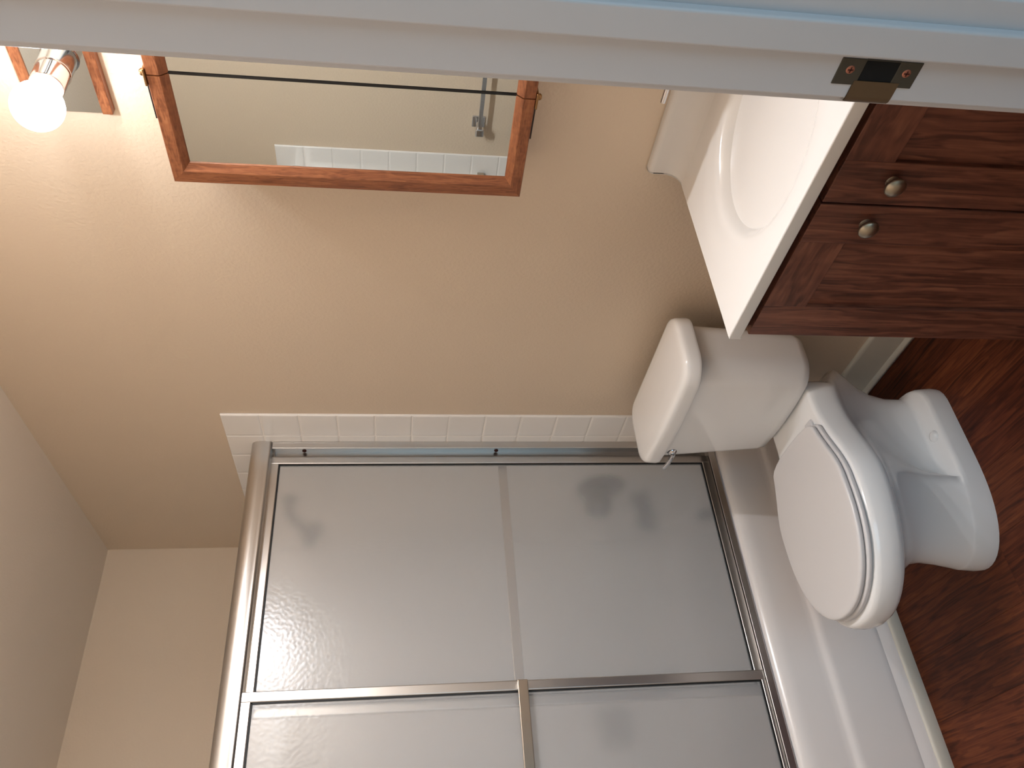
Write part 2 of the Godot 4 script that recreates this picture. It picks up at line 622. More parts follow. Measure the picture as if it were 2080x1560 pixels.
func build_tub() -> void:
	var tub := thing("bathtub", "white bathtub with a stepped apron below the frosted glass doors", "bathtub", Vector3(-0.77, 0, -1.1))
	var o := -tub.position
	var x0 := -ROOM_W + 0.008
	var x1 := -0.008
	var zb := Z_BACK + 0.008
	var m := MB.new()
	# apron: profile (z, y) swept along x; sharp steps come from separate runs
	var runs := [
		[Vector2(-0.714, 0.0), Vector2(-0.714, 0.040), Vector2(-0.7165, 0.052), Vector2(-0.7195, 0.064), Vector2(-0.7215, 0.070)],
		[Vector2(-0.7215, 0.070), Vector2(-0.7195, 0.078), Vector2(-0.719, 0.09), Vector2(-0.719, 0.225), Vector2(-0.7195, 0.235), Vector2(-0.722, 0.243), Vector2(-0.7255, 0.249), Vector2(-0.728, 0.256), Vector2(-0.729, 0.27), Vector2(-0.7295, 0.345), Vector2(-0.7305, 0.362), Vector2(-0.734, 0.379), Vector2(-0.741, 0.392), Vector2(-0.752, 0.399), Vector2(-0.766, 0.401), Vector2(-0.80, 0.401)],
	]
	for run in runs:
		m.sweep(run, Vector3(x1, 0, 0) + o, Vector3(x0, 0, 0) + o, Vector3(0, 0, 1), Vector3.UP)
	# ends and back of the outside
	m.quad(Vector3(x0, 0, zb) + o, Vector3(x0, 0, -0.73) + o, Vector3(x0, 0.40, -0.745) + o, Vector3(x0, 0.40, zb) + o)
	m.quad(Vector3(x1, 0, -0.73) + o, Vector3(x1, 0, zb) + o, Vector3(x1, 0.40, zb) + o, Vector3(x1, 0.40, -0.745) + o)
	m.quad(Vector3(x1, 0, zb) + o, Vector3(x0, 0, zb) + o, Vector3(x0, 0.401, zb) + o, Vector3(x1, 0.401, zb) + o)
	part("apron", m, mats.tub, tub)
	m = MB.new()
	var rows := [
		rounded_rect(x0, x1, zb, -0.79, 0.004, 0.401),
		rounded_rect(x0 + 0.07, x1 - 0.07, zb + 0.06, -0.835, 0.12, 0.401),
		rounded_rect(x0 + 0.085, x1 - 0.08, zb + 0.072, -0.845, 0.12, 0.392),
		rounded_rect(x0 + 0.10, x1 - 0.088, zb + 0.08, -0.853, 0.12, 0.36),
		rounded_rect(x0 + 0.17, x1 - 0.105, zb + 0.10, -0.875, 0.12, 0.15),
		rounded_rect(x0 + 0.24, x1 - 0.14, zb + 0.13, -0.905, 0.12, 0.075),
		rounded_rect(x0 + 0.30, x1 - 0.20, zb + 0.18, -0.955, 0.10, 0.060),
	]
	for r in rows:
		for i in r.size():
			r[i] += o
	m.grid(rows, true)
	m.fan(rows[-1])
	part("basin", m, mats.tub, tub)
	m = MB.new()
	m.lathe([Vector2(0.036, 0.0), Vector2(0.036, 0.004), Vector2(0.030, 0.008), Vector2(0.0, 0.009)], Vector3(-0.102, 0.325, -1.09) + o, Vector3(-1, 0.12, 0), 24)
	part("overflow_plate", m, mats.dull, tub, "round chrome overflow plate")
	# moulding at the floor along the tub
	m = MB.new()
	m.sweep([Vector2(-0.7135, 0.0), Vector2(-0.706, 0.0), Vector2(-0.706, 0.026), Vector2(-0.7065, 0.031), Vector2(-0.7085, 0.0345), Vector2(-0.7112, 0.036), Vector2(-0.7135, 0.036)], Vector3(x1 - 0.002, 0, 0), Vector3(x0, 0, 0), Vector3(0, 0, 1), Vector3.UP)
	structure("trim_1", "narrow white moulding on the floor along the bathtub", "moulding", m, mats.base)


# ---------------------------------------------------------------- shower enclosure
func door_panel(called: String, label: String, xl: float, xr: float, y0: float, y1: float, zc: float, bar_side: float) -> Node3D:
	var t := thing(called, label, "shower door", Vector3((xl + xr) / 2, y0, zc))
	var o := -t.position
	var hw := 0.0085
	var fw := 0.026
	var lx := PackedFloat32Array([xl, xr])
	# stiles and rails with mitred, slightly rounded section
	for s in 2:
		var a := xl if s == 0 else xr - fw
		part("stile", newbox(Vector3(a, y0, zc - hw) + o, Vector3(a + fw, y1, zc + hw) + o, 0.003), mats.frame, t)
		var b := y0 if s == 0 else y1 - fw
		part("rail", newbox(Vector3(xl + fw * 0.9, b, zc - hw + 0.0004) + o, Vector3(xr - fw * 0.9, b + fw, zc + hw - 0.0004) + o, 0.003), mats.frame, t)
	var m := MB.new()
	var e := 0.0035
	for q in [[xl + fw - 0.001, xl + fw + e, y0 + fw, y1 - fw], [xr - fw - e, xr - fw + 0.001, y0 + fw, y1 - fw], [xl + fw, xr - fw, y0 + fw - 0.001, y0 + fw + e], [xl + fw, xr - fw, y1 - fw - e, y1 - fw + 0.001]]:
		m.box(Vector3(q[0], q[2], zc - 0.006) + o, Vector3(q[1], q[3], zc + 0.006) + o)
	part("gasket", m, mats.black, t)
	part("glass_pane", newbox(Vector3(xl + fw * 0.8, y0 + fw * 0.8, zc - 0.0025) + o, Vector3(xr - fw * 0.8, y1 - fw * 0.8, zc + 0.0025) + o), mats.obscure, t)
	# flat towel bar on two brackets
	var zb := zc + bar_side * (0.026 if bar_side > 0 else 0.018)
	var yb := 1.0915 if bar_side > 0 else 1.088
	part("towel_bar", newbox(Vector3(xl + 0.004, yb - 0.0135, zb - 0.003) + o, Vector3(xr - 0.004, yb + 0.0135, zb + 0.003) + o, 0.002), mats.bar, t)
	for s in 2:
		var xc := xl + fw / 2 if s == 0 else xr - fw / 2
		part("bracket", newbox(Vector3(xc - 0.009, yb - 0.011, minf(zc + bar_side * hw * 0.9, zb)) + o, Vector3(xc + 0.009, yb + 0.011, maxf(zc + bar_side * hw * 0.9, zb)) + o, 0.002), mats.frame, t)
	return t


func build_shower() -> void:
	var f := thing("shower_door_frame", "chrome frame of the tub enclosure with a rounded header bar", "shower frame", Vector3(-0.77, 0.401, -0.78))
	var o := -f.position
	var x0 := -ROOM_W + 0.008
	var x1 := -0.008
	var m := MB.new()
	# header: rounded nose towards the room
	var prof := [Vector2(-0.818, 1.793), Vector2(-0.818, 1.846), Vector2(-0.812, 1.851), Vector2(-0.775, 1.853), Vector2(-0.766, 1.852), Vector2(-0.757, 1.847), Vector2(-0.751, 1.839), Vector2(-0.7485, 1.828), Vector2(-0.7485, 1.818), Vector2(-0.7505, 1.807), Vector2(-0.7515, 1.800), Vector2(-0.7515, 1.793)]
	m.sweep(prof, Vector3(x0, 0, 0) + o, Vector3(x1, 0, 0) + o, Vector3(0, 0, 1), Vector3.UP, true, true)
	part("header", m, mats.frame, f)
	# bottom track
	m = MB.new()
	m.rbox(Vector3(x0, 0.402, -0.815) + o, Vector3(x1, 0.408, -0.7445) + o, 0.002)
	m.rbox(Vector3(x0, 0.403, -0.7485) + o, Vector3(x1, 0.4235, -0.7440) + o, 0.0015)
	m.rbox(Vector3(x0, 0.403, -0.8145) + o, Vector3(x1, 0.418, -0.8095) + o, 0.0015)
	part("track", m, mats.frame, f)
	for s in 2:
		var xa := x1 if s == 0 else x0
		var d := -1.0 if s == 0 else 1.0
		m = MB.new()
		for q in [[0.0, 0.006, -0.812, -0.752], [0.004, 0.024, -0.757, -0.752], [0.004, 0.024, -0.812, -0.807]]:
			m.rbox(Vector3(minf(xa + d * q[0], xa + d * q[1]), 0.408, q[2]) + o, Vector3(maxf(xa + d * q[0], xa + d * q[1]), 1.79, q[3]) + o, 0.0015)
		part("jamb", m, mats.frame, f)
		for y in [1.70, 1.105, 0.55]:
			m = MB.new()
			m.lathe([Vector2(0.0065, 0.0), Vector2(0.0065, 0.001), Vector2(0.005, 0.0032), Vector2(0.0, 0.004)], Vector3(xa + d * 0.006, y, -0.796) + o, Vector3(d, 0, 0), 14)
			part("screw", m, mats.copper_dark, f)
	door_panel("shower_door", "frosted glass sliding door farther from the toilet, with towel bar outside", -1.498, -0.742, 0.409, 1.796, -0.760, 1.0)
	door_panel("shower_door", "frosted glass sliding door behind the toilet, with towel bar inside", -0.80, -0.043, 0.409, 1.796, -0.790, -1.0)

	# fittings on the end wall, seen blurred through the glass
	var sh := thing("shower_sprayer", "shower head high on the tiled wall, blurred behind the frosted glass", "shower head", Vector3(-0.008, 1.775, -1.12))
	m = MB.new()
	m.lathe([Vector2(0.028, 0.0), Vector2(0.028, 0.003), Vector2(0.016, 0.010), Vector2(0.011, 0.011)], Vector3.ZERO, Vector3(-1, 0, 0), 20)
	part("flange", m, mats.dull, sh)
	m = MB.new()
	m.tube([Vector3(0, 0, 0), Vector3(-0.04, 0.004, 0), Vector3(-0.075, -0.015, 0), Vector3(-0.108, -0.050, 0)], 0.0125, 12)
	part("arm", m, mats.dull, sh)
	m = MB.new()
	m.lathe([Vector2(0.0, -0.005), Vector2(0.012, 0.0), Vector2(0.013, 0.015), Vector2(0.022, 0.025), Vector2(0.042, 0.045), Vector2(0.045, 0.062), Vector2(0.045, 0.062), Vector2(0.0, 0.063)], Vector3(-0.103, -0.044, 0), Vector3(-0.60, -0.80, 0), 24)
	part("head", m, mats.dull, sh)
	var va := thing("shower_valve", "round shower valve with handle on the tiled wall, blurred behind the frosted glass", "shower valve", Vector3(-0.008, 0.705, -1.055))
	m = MB.new()
	m.lathe([Vector2(0.085, 0.0), Vector2(0.085, 0.003), Vector2(0.078, 0.010), Vector2(0.030, 0.017), Vector2(0.026, 0.018)], Vector3.ZERO, Vector3(-1, 0, 0), 36)
	part("escutcheon", m, mats.dull, va)
	m = MB.new()
	m.lathe([Vector2(0.028, 0.010), Vector2(0.028, 0.035), Vector2(0.044, 0.046), Vector2(0.048, 0.075), Vector2(0.042, 0.100), Vector2(0.026, 0.110), Vector2(0.0, 0.112)], Vector3.ZERO, Vector3(-1, 0.30, 0), 24)
	part("handle", m, mats.dull, va)
	var sp := thing("tub_spout", "chrome tub spout below the shower valve, blurred behind the frosted glass", "tub spout", Vector3(-0.008, 0.55, -1.12))
	m = MB.new()
	m.lathe([Vector2(0.032, 0.0), Vector2(0.032, 0.006), Vector2(0.027, 0.02), Vector2(0.026, 0.10), Vector2(0.024, 0.125), Vector2(0.014, 0.136), Vector2(0.0, 0.138)], Vector3.ZERO, Vector3(-1, -0.10, 0), 24)
	part("spout", m, mats.dull, sp)
	m = MB.new()
	m.lathe([Vector2(0.015, 0.0), Vector2(0.015, 0.024), Vector2(0.015, 0.024), Vector2(0.0, 0.024)], Vector3(-0.116, -0.020, 0), Vector3(0, -1, 0), 16)
	part("outlet", m, mats.dull, sp)
	m = MB.new()
	m.tube([Vector3(-0.108, 0.010, 0), Vector3(-0.108, 0.034, 0)], 0.005, 10)
	part("diverter", m, mats.dull, sp)
	# soap dish on the long wall
	var sd := thing("soap_dish", "greyish soap dish on the long tiled wall, faint behind the frosted glass", "soap dish", Vector3(-0.70, 0.66, Z_BACK + 0.008))
	m = MB.new()
	m.rbox(Vector3(-0.075, -0.05, 0), Vector3(0.075, 0.06, 0.012), 0.005, 3)
	part("back_plate", m, mats.dish, sd)
	m = MB.new()
	var rows := []
	for q in [[0.0, -0.048], [0.03, -0.045], [0.062, -0.030], [0.070, -0.022], [0.066, -0.016], [0.055, -0.026], [0.02, -0.034], [0.0, -0.034]]:
		var row := PackedVector3Array()
		for i in 13:
			var a := PI * i / 12.0
			row.append(Vector3(cos(a) * 0.07 * (0.93 + q[0]), q[1], 0.010 + sin(a) * q[0]))
		rows.append(row)
	m.grid(rows)
	part("tray", m, mats.dish, sd)


# ---------------------------------------------------------------- toilet
func section(y: float, xb: float, xf: float, wb: float, wf: float, u0: float, u1: float, rb: float, nf: float, count := 28) -> PackedVector3Array:
	# closed outline seen from above, back (towards the wall) to front and round; local z is across
	var dz := lerpf(-0.010, BOWL_DZ, smoothstep(0.10, 0.30, y))
	var side := []
	for i in count + 1:
		var u := 0.5 - 0.5 * cos(PI * i / count)
		var x := lerpf(xb, xf, u)
		var h := lerpf(wb, wf, smoothstep(u0, u1, u))
		var s := absf(x - xb) / rb
		if s < 1.0:
			h *= pow(maxf(0.0, 1.0 - pow(1.0 - s, 2.6)), 1.0 / 2.6)
		var f := (u - 0.46) / 0.54
		if f > 0.0:
			h *= pow(maxf(0.0, 1.0 - pow(f, nf)), 1.0 / 2.05)
		side.append(Vector2(x, h))
	var out := PackedVector3Array()
	for p in side:
		out.append(Vector3(p.x, y, p.y + dz))
	for i in range(count - 1, 0, -1):
		out.append(Vector3(side[i].x, y, -side[i].y + dz))
	out.reverse()
	return out


func tank_ring(y: float, xb: float, xf: float, w: float, r: float, bow: float) -> PackedVector3Array:
	var out := PackedVector3Array()
	var base := rounded_rect(xf, xb, -w, w, r, y, 8)
	# add points along the long front so that it can bow
	var dense := PackedVector3Array()
	for i in base.size():
		var a := base[i]
		var b := base[(i + 1) % base.size()]
		dense.append(a)
		if a.distance_to(b) > 0.08:
			for k in range(1, 8):
				dense.append(a.lerp(b, k / 8.0))
	for p in dense:
		var t := clampf((xb - p.x) / (xb - xf), 0.0, 1.0)
		out.append(Vector3(p.x - bow * t * t * (1.0 - pow(p.z / w, 2.0)), p.y, p.z + TANK_DZ))
	return out


func build_toilet() -> void:
	var t := thing("toilet", "white toilet with closed lid between the vanity and the bathtub", "toilet", Vector3(-0.40, 0, TOILET_Z))
	var ox := 0.40
	var m := MB.new()
	var lv := [
		# y, xb, xf, wb, wf, u0, u1, rb, nf
		[0.000, -0.165, -0.655, 0.118, 0.119, 0.2, 0.8, 0.09, 2.6],
		[0.018, -0.164, -0.656, 0.119, 0.120, 0.2, 0.8, 0.09, 2.6],
		[0.046, -0.166, -0.653, 0.116, 0.119, 0.2, 0.8, 0.09, 2.6],
		[0.056, -0.169, -0.652, 0.113, 0.118, 0.40, 0.62, 0.09, 2.6],
		[0.0605, -0.172, -0.651, 0.106, 0.117, 0.55, 0.60, 0.09, 2.6],
		[0.0625, -0.175, -0.650, 0.092, 0.1165, 0.565, 0.595, 0.09, 2.6],
		[0.066, -0.176, -0.649, 0.072, 0.1155, 0.57, 0.595, 0.08, 2.6],
		[0.076, -0.176, -0.647, 0.062, 0.114, 0.57, 0.60, 0.07, 2.6],
		[0.120, -0.172, -0.638, 0.055, 0.106, 0.50, 0.62, 0.06, 2.6],
		[0.165, -0.160, -0.634, 0.056, 0.104, 0.42, 0.66, 0.06, 2.5],
		[0.205, -0.140, -0.640, 0.064, 0.108, 0.35, 0.68, 0.06, 2.4],
		[0.245, -0.115, -0.668, 0.080, 0.122, 0.30, 0.66, 0.06, 2.3],
		[0.268, -0.106, -0.692, 0.090, 0.136, 0.25, 0.62, 0.06, 2.3],
		[0.288, -0.129, -0.722, 0.098, 0.157, 0.20, 0.60, 0.06, 2.3],
		[0.303, -0.148, -0.748, 0.109, 0.173, 0.18, 0.58, 0.05, 2.3],
		[0.312, -0.160, -0.765, 0.115, 0.182, 0.16, 0.58, 0.05, 2.3],
		[0.321, -0.172, -0.778, 0.119, 0.188, 0.14, 0.56, 0.045, 2.3],
		[0.335, -0.171, -0.787, 0.121, 0.191, 0.14, 0.56, 0.045, 2.3],
		[0.355, -0.170, -0.791, 0.120, 0.191, 0.14, 0.56, 0.045, 2.3],
		[0.376, -0.170, -0.790, 0.118, 0.188, 0.14, 0.56, 0.045, 2.3],
		[0.386, -0.171, -0.787, 0.115, 0.184, 0.14, 0.56, 0.045, 2.3],
		[0.391, -0.174, -0.780, 0.111, 0.178, 0.14, 0.56, 0.045, 2.3],
		[0.3925, -0.179, -0.770, 0.104, 0.168, 0.14, 0.56, 0.045, 2.3],
		[0.3925, -0.205, -0.72, 0.072, 0.12, 0.14, 0.56, 0.045, 2.3],
	]
	var rows := []
	for l in lv:
		var r := section(l[0], l[1] + ox, l[2] + ox, l[3], l[4], l[5], l[6], l[7], l[8])
		rows.append(r)
	m.grid(rows, true)
	m.fan(rows[-1])
	part("bowl", m, mats.porcelain, t)
	# bolt caps at the foot
	for s in [1.0, -1.0]:
		m = MB.new()
		m.lathe([Vector2(0.0165, -0.006), Vector2(0.0165, 0.0025), Vector2(0.0135, 0.0075), Vector2(0.007, 0.010), Vector2(0.0, 0.0105)], Vector3(-0.335 + ox, 0.0585, s * 0.088 - 0.010), Vector3(0, 1, 0), 24)
		part("bolt_cap", m, mats.porcelain, t)
	# seat ring and lid
	for q in [["seat", 0.3935, 0.4065, 0.0, mats.seat], ["seat_lid", 0.408, 0.4215, 0.004, mats.seat]]:
		m = MB.new()
		rows = []
		var h: float = q[2] - q[1]
		for s in [[0.0, 0.012], [0.0, 0.003], [0.12, 0.0006], [0.3, 0.0], [0.62, 0.0], [0.82, 0.0012], [0.94, 0.004], [1.0, 0.010], [1.03, 0.05]]:
			var g: float = s[1] + q[3]
			rows.append(section(q[1] + h * s[0], -0.3125 - g * 0.6 + ox, -0.771 + g + ox, 0.126 - g, 0.1755 - g, 0.0, 0.40, 0.03, 2.25))
		m.grid(rows, true)
		m.fan(rows[-1])
		m.fan(rows[0], true)
		part(q[0], m, q[4], t)
	for s in [1.0, -1.0]:
		part("hinge", newbox(Vector3(-0.325 + ox, 0.3915, s * 0.085 - 0.016), Vector3(-0.297 + ox, 0.401, s * 0.085 + 0.016), 0.0045), mats.seat, t)
	# tank
	m = MB.new()
	rows = []
	for l in [[0.3935, -0.095, -0.188, 0.155, 0.035, 0.010], [0.3945, -0.078, -0.207, 0.176, 0.045, 0.014], [0.400, -0.070, -0.216, 0.187, 0.05, 0.016], [0.42, -0.066, -0.219, 0.192, 0.052, 0.016], [0.55, -0.060, -0.226, 0.199, 0.052, 0.014], [0.69, -0.056, -0.233, 0.206, 0.052, 0.012], [0.702, -0.056, -0.233, 0.207, 0.052, 0.012]]:
		var r := tank_ring(l[0], l[1] + ox, l[2] + ox, l[3], l[4], l[5])
		rows.append(r)
	m.grid(rows, true)
	m.fan(rows[0], true)
	m.fan(rows[-1])
	part("tank", m, mats.porcelain, t)
	m = MB.new()
	rows = []
	for l in [[0.700, 0.004], [0.6985, 0.010], [0.7005, 0.0125], [0.708, 0.0135], [0.726, 0.0125], [0.734, 0.0105], [0.7395, 0.006], [0.742, -0.002], [0.7428, -0.015], [0.7432, -0.05]]:
		rows.append(tank_ring(l[0], -0.054 + ox + l[1] * 0.5, -0.233 + ox - l[1], 0.216 + l[1], maxf(0.045 + l[1], 0.01), 0.014))
	m.grid(rows, true)
	m.fan(rows[-1])
	part("tank_lid", m, mats.porcelain, t)
	# flush lever on the far front corner
	var lz := -0.150
	m = MB.new()
	m.lathe([Vector2(0.013, 0.0), Vector2(0.013, 0.004), Vector2(0.010, 0.008), Vector2(0.006, 0.009), Vector2(0.006, 0.014)], Vector3(-0.237 + ox, 0.672, lz), Vector3(-1, 0, 0), 20)
	m.tube([Vector3(-0.250 + ox, 0.672, lz + 0.004), Vector3(-0.254 + ox, 0.674, lz - 0.012), Vector3(-0.255 + ox, 0.677, lz - 0.040), Vector3(-0.253 + ox, 0.680, lz - 0.062)], 0.0058, 12)
	part("flush_lever", m, mats.chrome, t, "chrome flush lever")

	# stop valve on the wall behind the bowl
	var sv := thing("stop_valve", "small brownish water stop valve low on the wall behind the toilet", "valve", Vector3(0, 0.142, -0.413))
	m = MB.new()
	m.lathe([Vector2(0.022, 0.0), Vector2(0.020, 0.004), Vector2(0.012, 0.006), Vector2(0.009, 0.05), Vector2(0.012, 0.052), Vector2(0.012, 0.085), Vector2(0.0, 0.086)], Vector3.ZERO, Vector3(-1, 0, 0), 18)
	part("stem", m, mats.valve, sv)
	m = MB.new()
	m.tube([Vector3(-0.066, 0, 0), Vector3(-0.066, 0.05, 0), Vector3(-0.075, 0.12, 0.0), Vector3(-0.09, 0.195, 0.0)], 0.005, 10)
	part("supply_tube", m, mats.grey, sv)


# ---------------------------------------------------------------- vanity
func build_vanity() -> void:
	var z0 := 0.3145
	var z1 := 0.918
	var xf := -0.432
	var v := thing("vanity_cabinet", "dark brown wood vanity cabinet under the white sink top", "cabinet", Vector3(-0.22, 0, 0.62))
	var o := -v.position
	var m := MB.new()
	m.box(Vector3(xf, 0.10, z0) + o, Vector3(-0.014, 0.815, z0 + 0.016) + o)
	m.box(Vector3(xf, 0.10, z1 - 0.016) + o, Vector3(-0.002, 0.815, z1) + o)
	m.box(Vector3(xf, 0.10, z0) + o, Vector3(-0.002, 0.116, z1) + o)
	m.box(Vector3(-0.010, 0.10, z0 + 0.01) + o, Vector3(-0.002, 0.815, z1) + o)
	part("body", m, mats.van_y, v)
	m = MB.new()
	m.box(Vector3(xf - 0.001, 0.742, z0 + 0.002) + o, Vector3(xf + 0.018, 0.8145, z1 - 0.002) + o)
	part("frame_rail", m, mats.gap, v)
	part("frame_rail", newbox(Vector3(xf - 0.001, 0.10, z0 + 0.002) + o, Vector3(xf + 0.018, 0.14, z1 - 0.002) + o), mats.gap, v)
	part("toe_kick", newbox(Vector3(-0.375, 0.0, z0 + 0.001) + o, Vector3(-0.355, 0.11, z1 - 0.001) + o), mats.van_z, v)
	part("side_foot", newbox(Vector3(-0.375, 0.0, z0) + o, Vector3(-0.02, 0.101, z0 + 0.016) + o), mats.van_y, v)
	var mid := 0.6235
	for s in 2:
		var a := z0 if s == 0 else mid + 0.002
		var b := mid - 0.002 if s == 0 else z1 - 0.002
		var yb := 0.112
		var yt := 0.792
		var xd := xf - 0.019
		var sw := 0.0775
		var d := part("door", newbox(Vector3(xd + 0.009, yb + sw - 0.005, a + sw - 0.005) + o, Vector3(xf - 0.002, yt - sw + 0.005, b - sw + 0.005) + o), mats.van_y2 if s == 0 else mats.van_y, v)
		for k in 2:
			var za := a if k == 0 else b - sw
			part("stile", newbox(Vector3(xd, yb, za) + o, Vector3(xf - 0.001, yt, za + sw) + o, 0.0016), mats.van_y if (k + s) % 2 == 0 else mats.van_y2, d)
			var ya := yb if k == 0 else yt - sw
			part("rail", newbox(Vector3(xd + 0.0002, ya, a + sw - 0.0004) + o, Vector3(xf - 0.001, ya + sw, b - sw + 0.0004) + o, 0.0016), mats.van_z, d)
		m = MB.new()
		var kz := 0.5865 if s == 0 else 0.6695
		m.lathe([Vector2(0.010, 0.0), Vector2(0.008, 0.004), Vector2(0.009, 0.007), Vector2(0.0150, 0.010), Vector2(0.0162, 0.013), Vector2(0.0152, 0.0165), Vector2(0.010, 0.0200), Vector2(0.005, 0.0213), Vector2(0.0, 0.0216)], Vector3(xd, 0.7015, kz) + o, Vector3(-1, 0, 0), 28)
		part("knob", m, mats.nickel, d, "brushed nickel round knob")

	# one-piece cultured marble top with an oval bowl and a coved backsplash
	var s := thing("sink_top", "white moulded sink top with an oval basin on the vanity", "sink", Vector3(-0.235, 0.8145, 0.62))
	o = -s.position
	var cz0 := 0.3235
	var cz1 := 0.919
	var yc := 0.838
	m = MB.new()
	var nx := 110
	var nz := 140
	var rows := []
	for j in nz + 1:
		var z := lerpf(cz0 + 0.003, cz1 - 0.002, float(j) / nz)
		var row := PackedVector3Array()
		for i in nx + 1:
			var x := lerpf(-0.4667, -0.030, float(i) / nx)
			row.append(Vector3(x, yc + basin(x, z), z))
		rows.append(row)
	for r in rows:
		for i in r.size():
			r[i] += o
	rows.reverse()
	m.grid(rows)
	# rounded front and end edges
	var edge := []
	for k in 7:
		var a := PI / 2 * k / 6.0
		edge.append(Vector2(-0.4667 - 0.003 * sin(a), yc - 0.003 + 0.003 * cos(a)))
	edge.append(Vector2(-0.4697, 0.8165))
	edge.append(Vector2(-0.4677, 0.8145))
	edge.append(Vector2(-0.02, 0.8145))
	var r0 := PackedVector3Array()
	var r1 := PackedVector3Array()
	for p in edge:
		r0.append(Vector3(p.x, p.y, cz0 + 0.003) + o)
		r1.append(Vector3(p.x, p.y, cz1 - 0.002) + o)
	m.grid([r0, r1])
	# far end: deck edge and the profile of the coved splash
	var prof := [Vector2(-0.4667, yc), Vector2(-0.055, yc)]
	for k in range(1, 7):
		var a := PI / 2 * k / 6.0
		prof.append(Vector2(-0.055 + 0.033 * sin(a), yc + 0.033 - 0.033 * cos(a)))
	prof.append_array([Vector2(-0.022, 0.893), Vector2(-0.019, 0.900), Vector2(-0.013, 0.9035), Vector2(-0.001, 0.9035)])
	var top0 := PackedVector3Array()
	var top1 := PackedVector3Array()
	for p in prof.slice(1):
		top0.append(Vector3(p.x, p.y, cz0 + 0.001) + o)
		top1.append(Vector3(p.x, p.y, cz1) + o)
	m.grid([top1, top0])
	var end := []
	for p in prof:
		end.append(Vector2(p.x + (-0.003 if p.x < -0.46 else 0.0), p.y - (0.002 if p.x < -0.46 else 0.0)))
	end.append_array([Vector2(-0.001, 0.8145), Vector2(-0.4697, 0.8145)])
	m.prism(end, Vector3(0, 0, cz0) + o, Vector3.RIGHT, Vector3.UP, 0.0032)
	part("deck", m, mats.marble, s)
	m = MB.new()
	m.lathe([Vector2(0.022, 0.0), Vector2(0.020, 0.003), Vector2(0.012, 0.004), Vector2(0.0, 0.003)], Vector3(-0.235, yc + basin(-0.235, 0.62), 0.62) + o, Vector3.UP, 20)
	part("drain", m, mats.chrome, s)

	# faucet: centre-set with two levers, almost wholly behind the door frame
	var f := thing("faucet", "chrome faucet at the back of the sink, half hidden by the door frame", "faucet", Vector3(-0.085, yc, 0.66))
	m = MB.new()
	m.rbox(Vector3(-0.027, 0.0, -0.078), Vector3(0.027, 0.016, 0.078), 0.008, 3)
	part("base_plate", m, mats.chrome, f)
	m = MB.new()
	m.tube([Vector3(0.0, 0.01, 0), Vector3(-0.004, 0.06, 0), Vector3(-0.03, 0.085, 0), Vector3(-0.075, 0.085, 0), Vector3(-0.105, 0.066, 0)], 0.0125, 14)
	part("spout", m, mats.chrome, f)
	for k in [-1.0, 1.0]:
		m = MB.new()
		m.lathe([Vector2(0.018, 0.012), Vector2(0.016, 0.05), Vector2(0.014, 0.085), Vector2(0.016, 0.10), Vector2(0.010, 0.112), Vector2(0.0, 0.114)], Vector3(0, 0, k * 0.05), Vector3.UP, 20)
		m.tube([Vector3(-0.002, 0.100, k * 0.05), Vector3(-0.006, 0.108, k * 0.075), Vector3(-0.010, 0.110, k * 0.118)], 0.0050, 10)
		part("lever", m, mats.chrome, f)


func basin(x: float, z: float) -> float:
	# height of the deck's surface below its plane: a shallow outer oval and the bowl inside it
	var dz := z - 0.62
	var bx := (x + 0.262) / 0.150
	var bz := dz / 0.180
	var r := sqrt(bx * bx + bz * bz)
	var ox := (x + 0.262) / 0.188
	var oz := dz / 0.262
	var ro := sqrt(ox * ox + oz * oz)
	var y := -0.0022 * (1.0 - smoothstep(0.80, 1.02, ro))
	var t := (1.0 - pow(r, 2.6)) / 0.10
	var lip := 0.10 * (t if t > 20.0 else log(1.0 + exp(t)))
	return y - 0.118 * lip / (0.42 + 0.58 * lip)


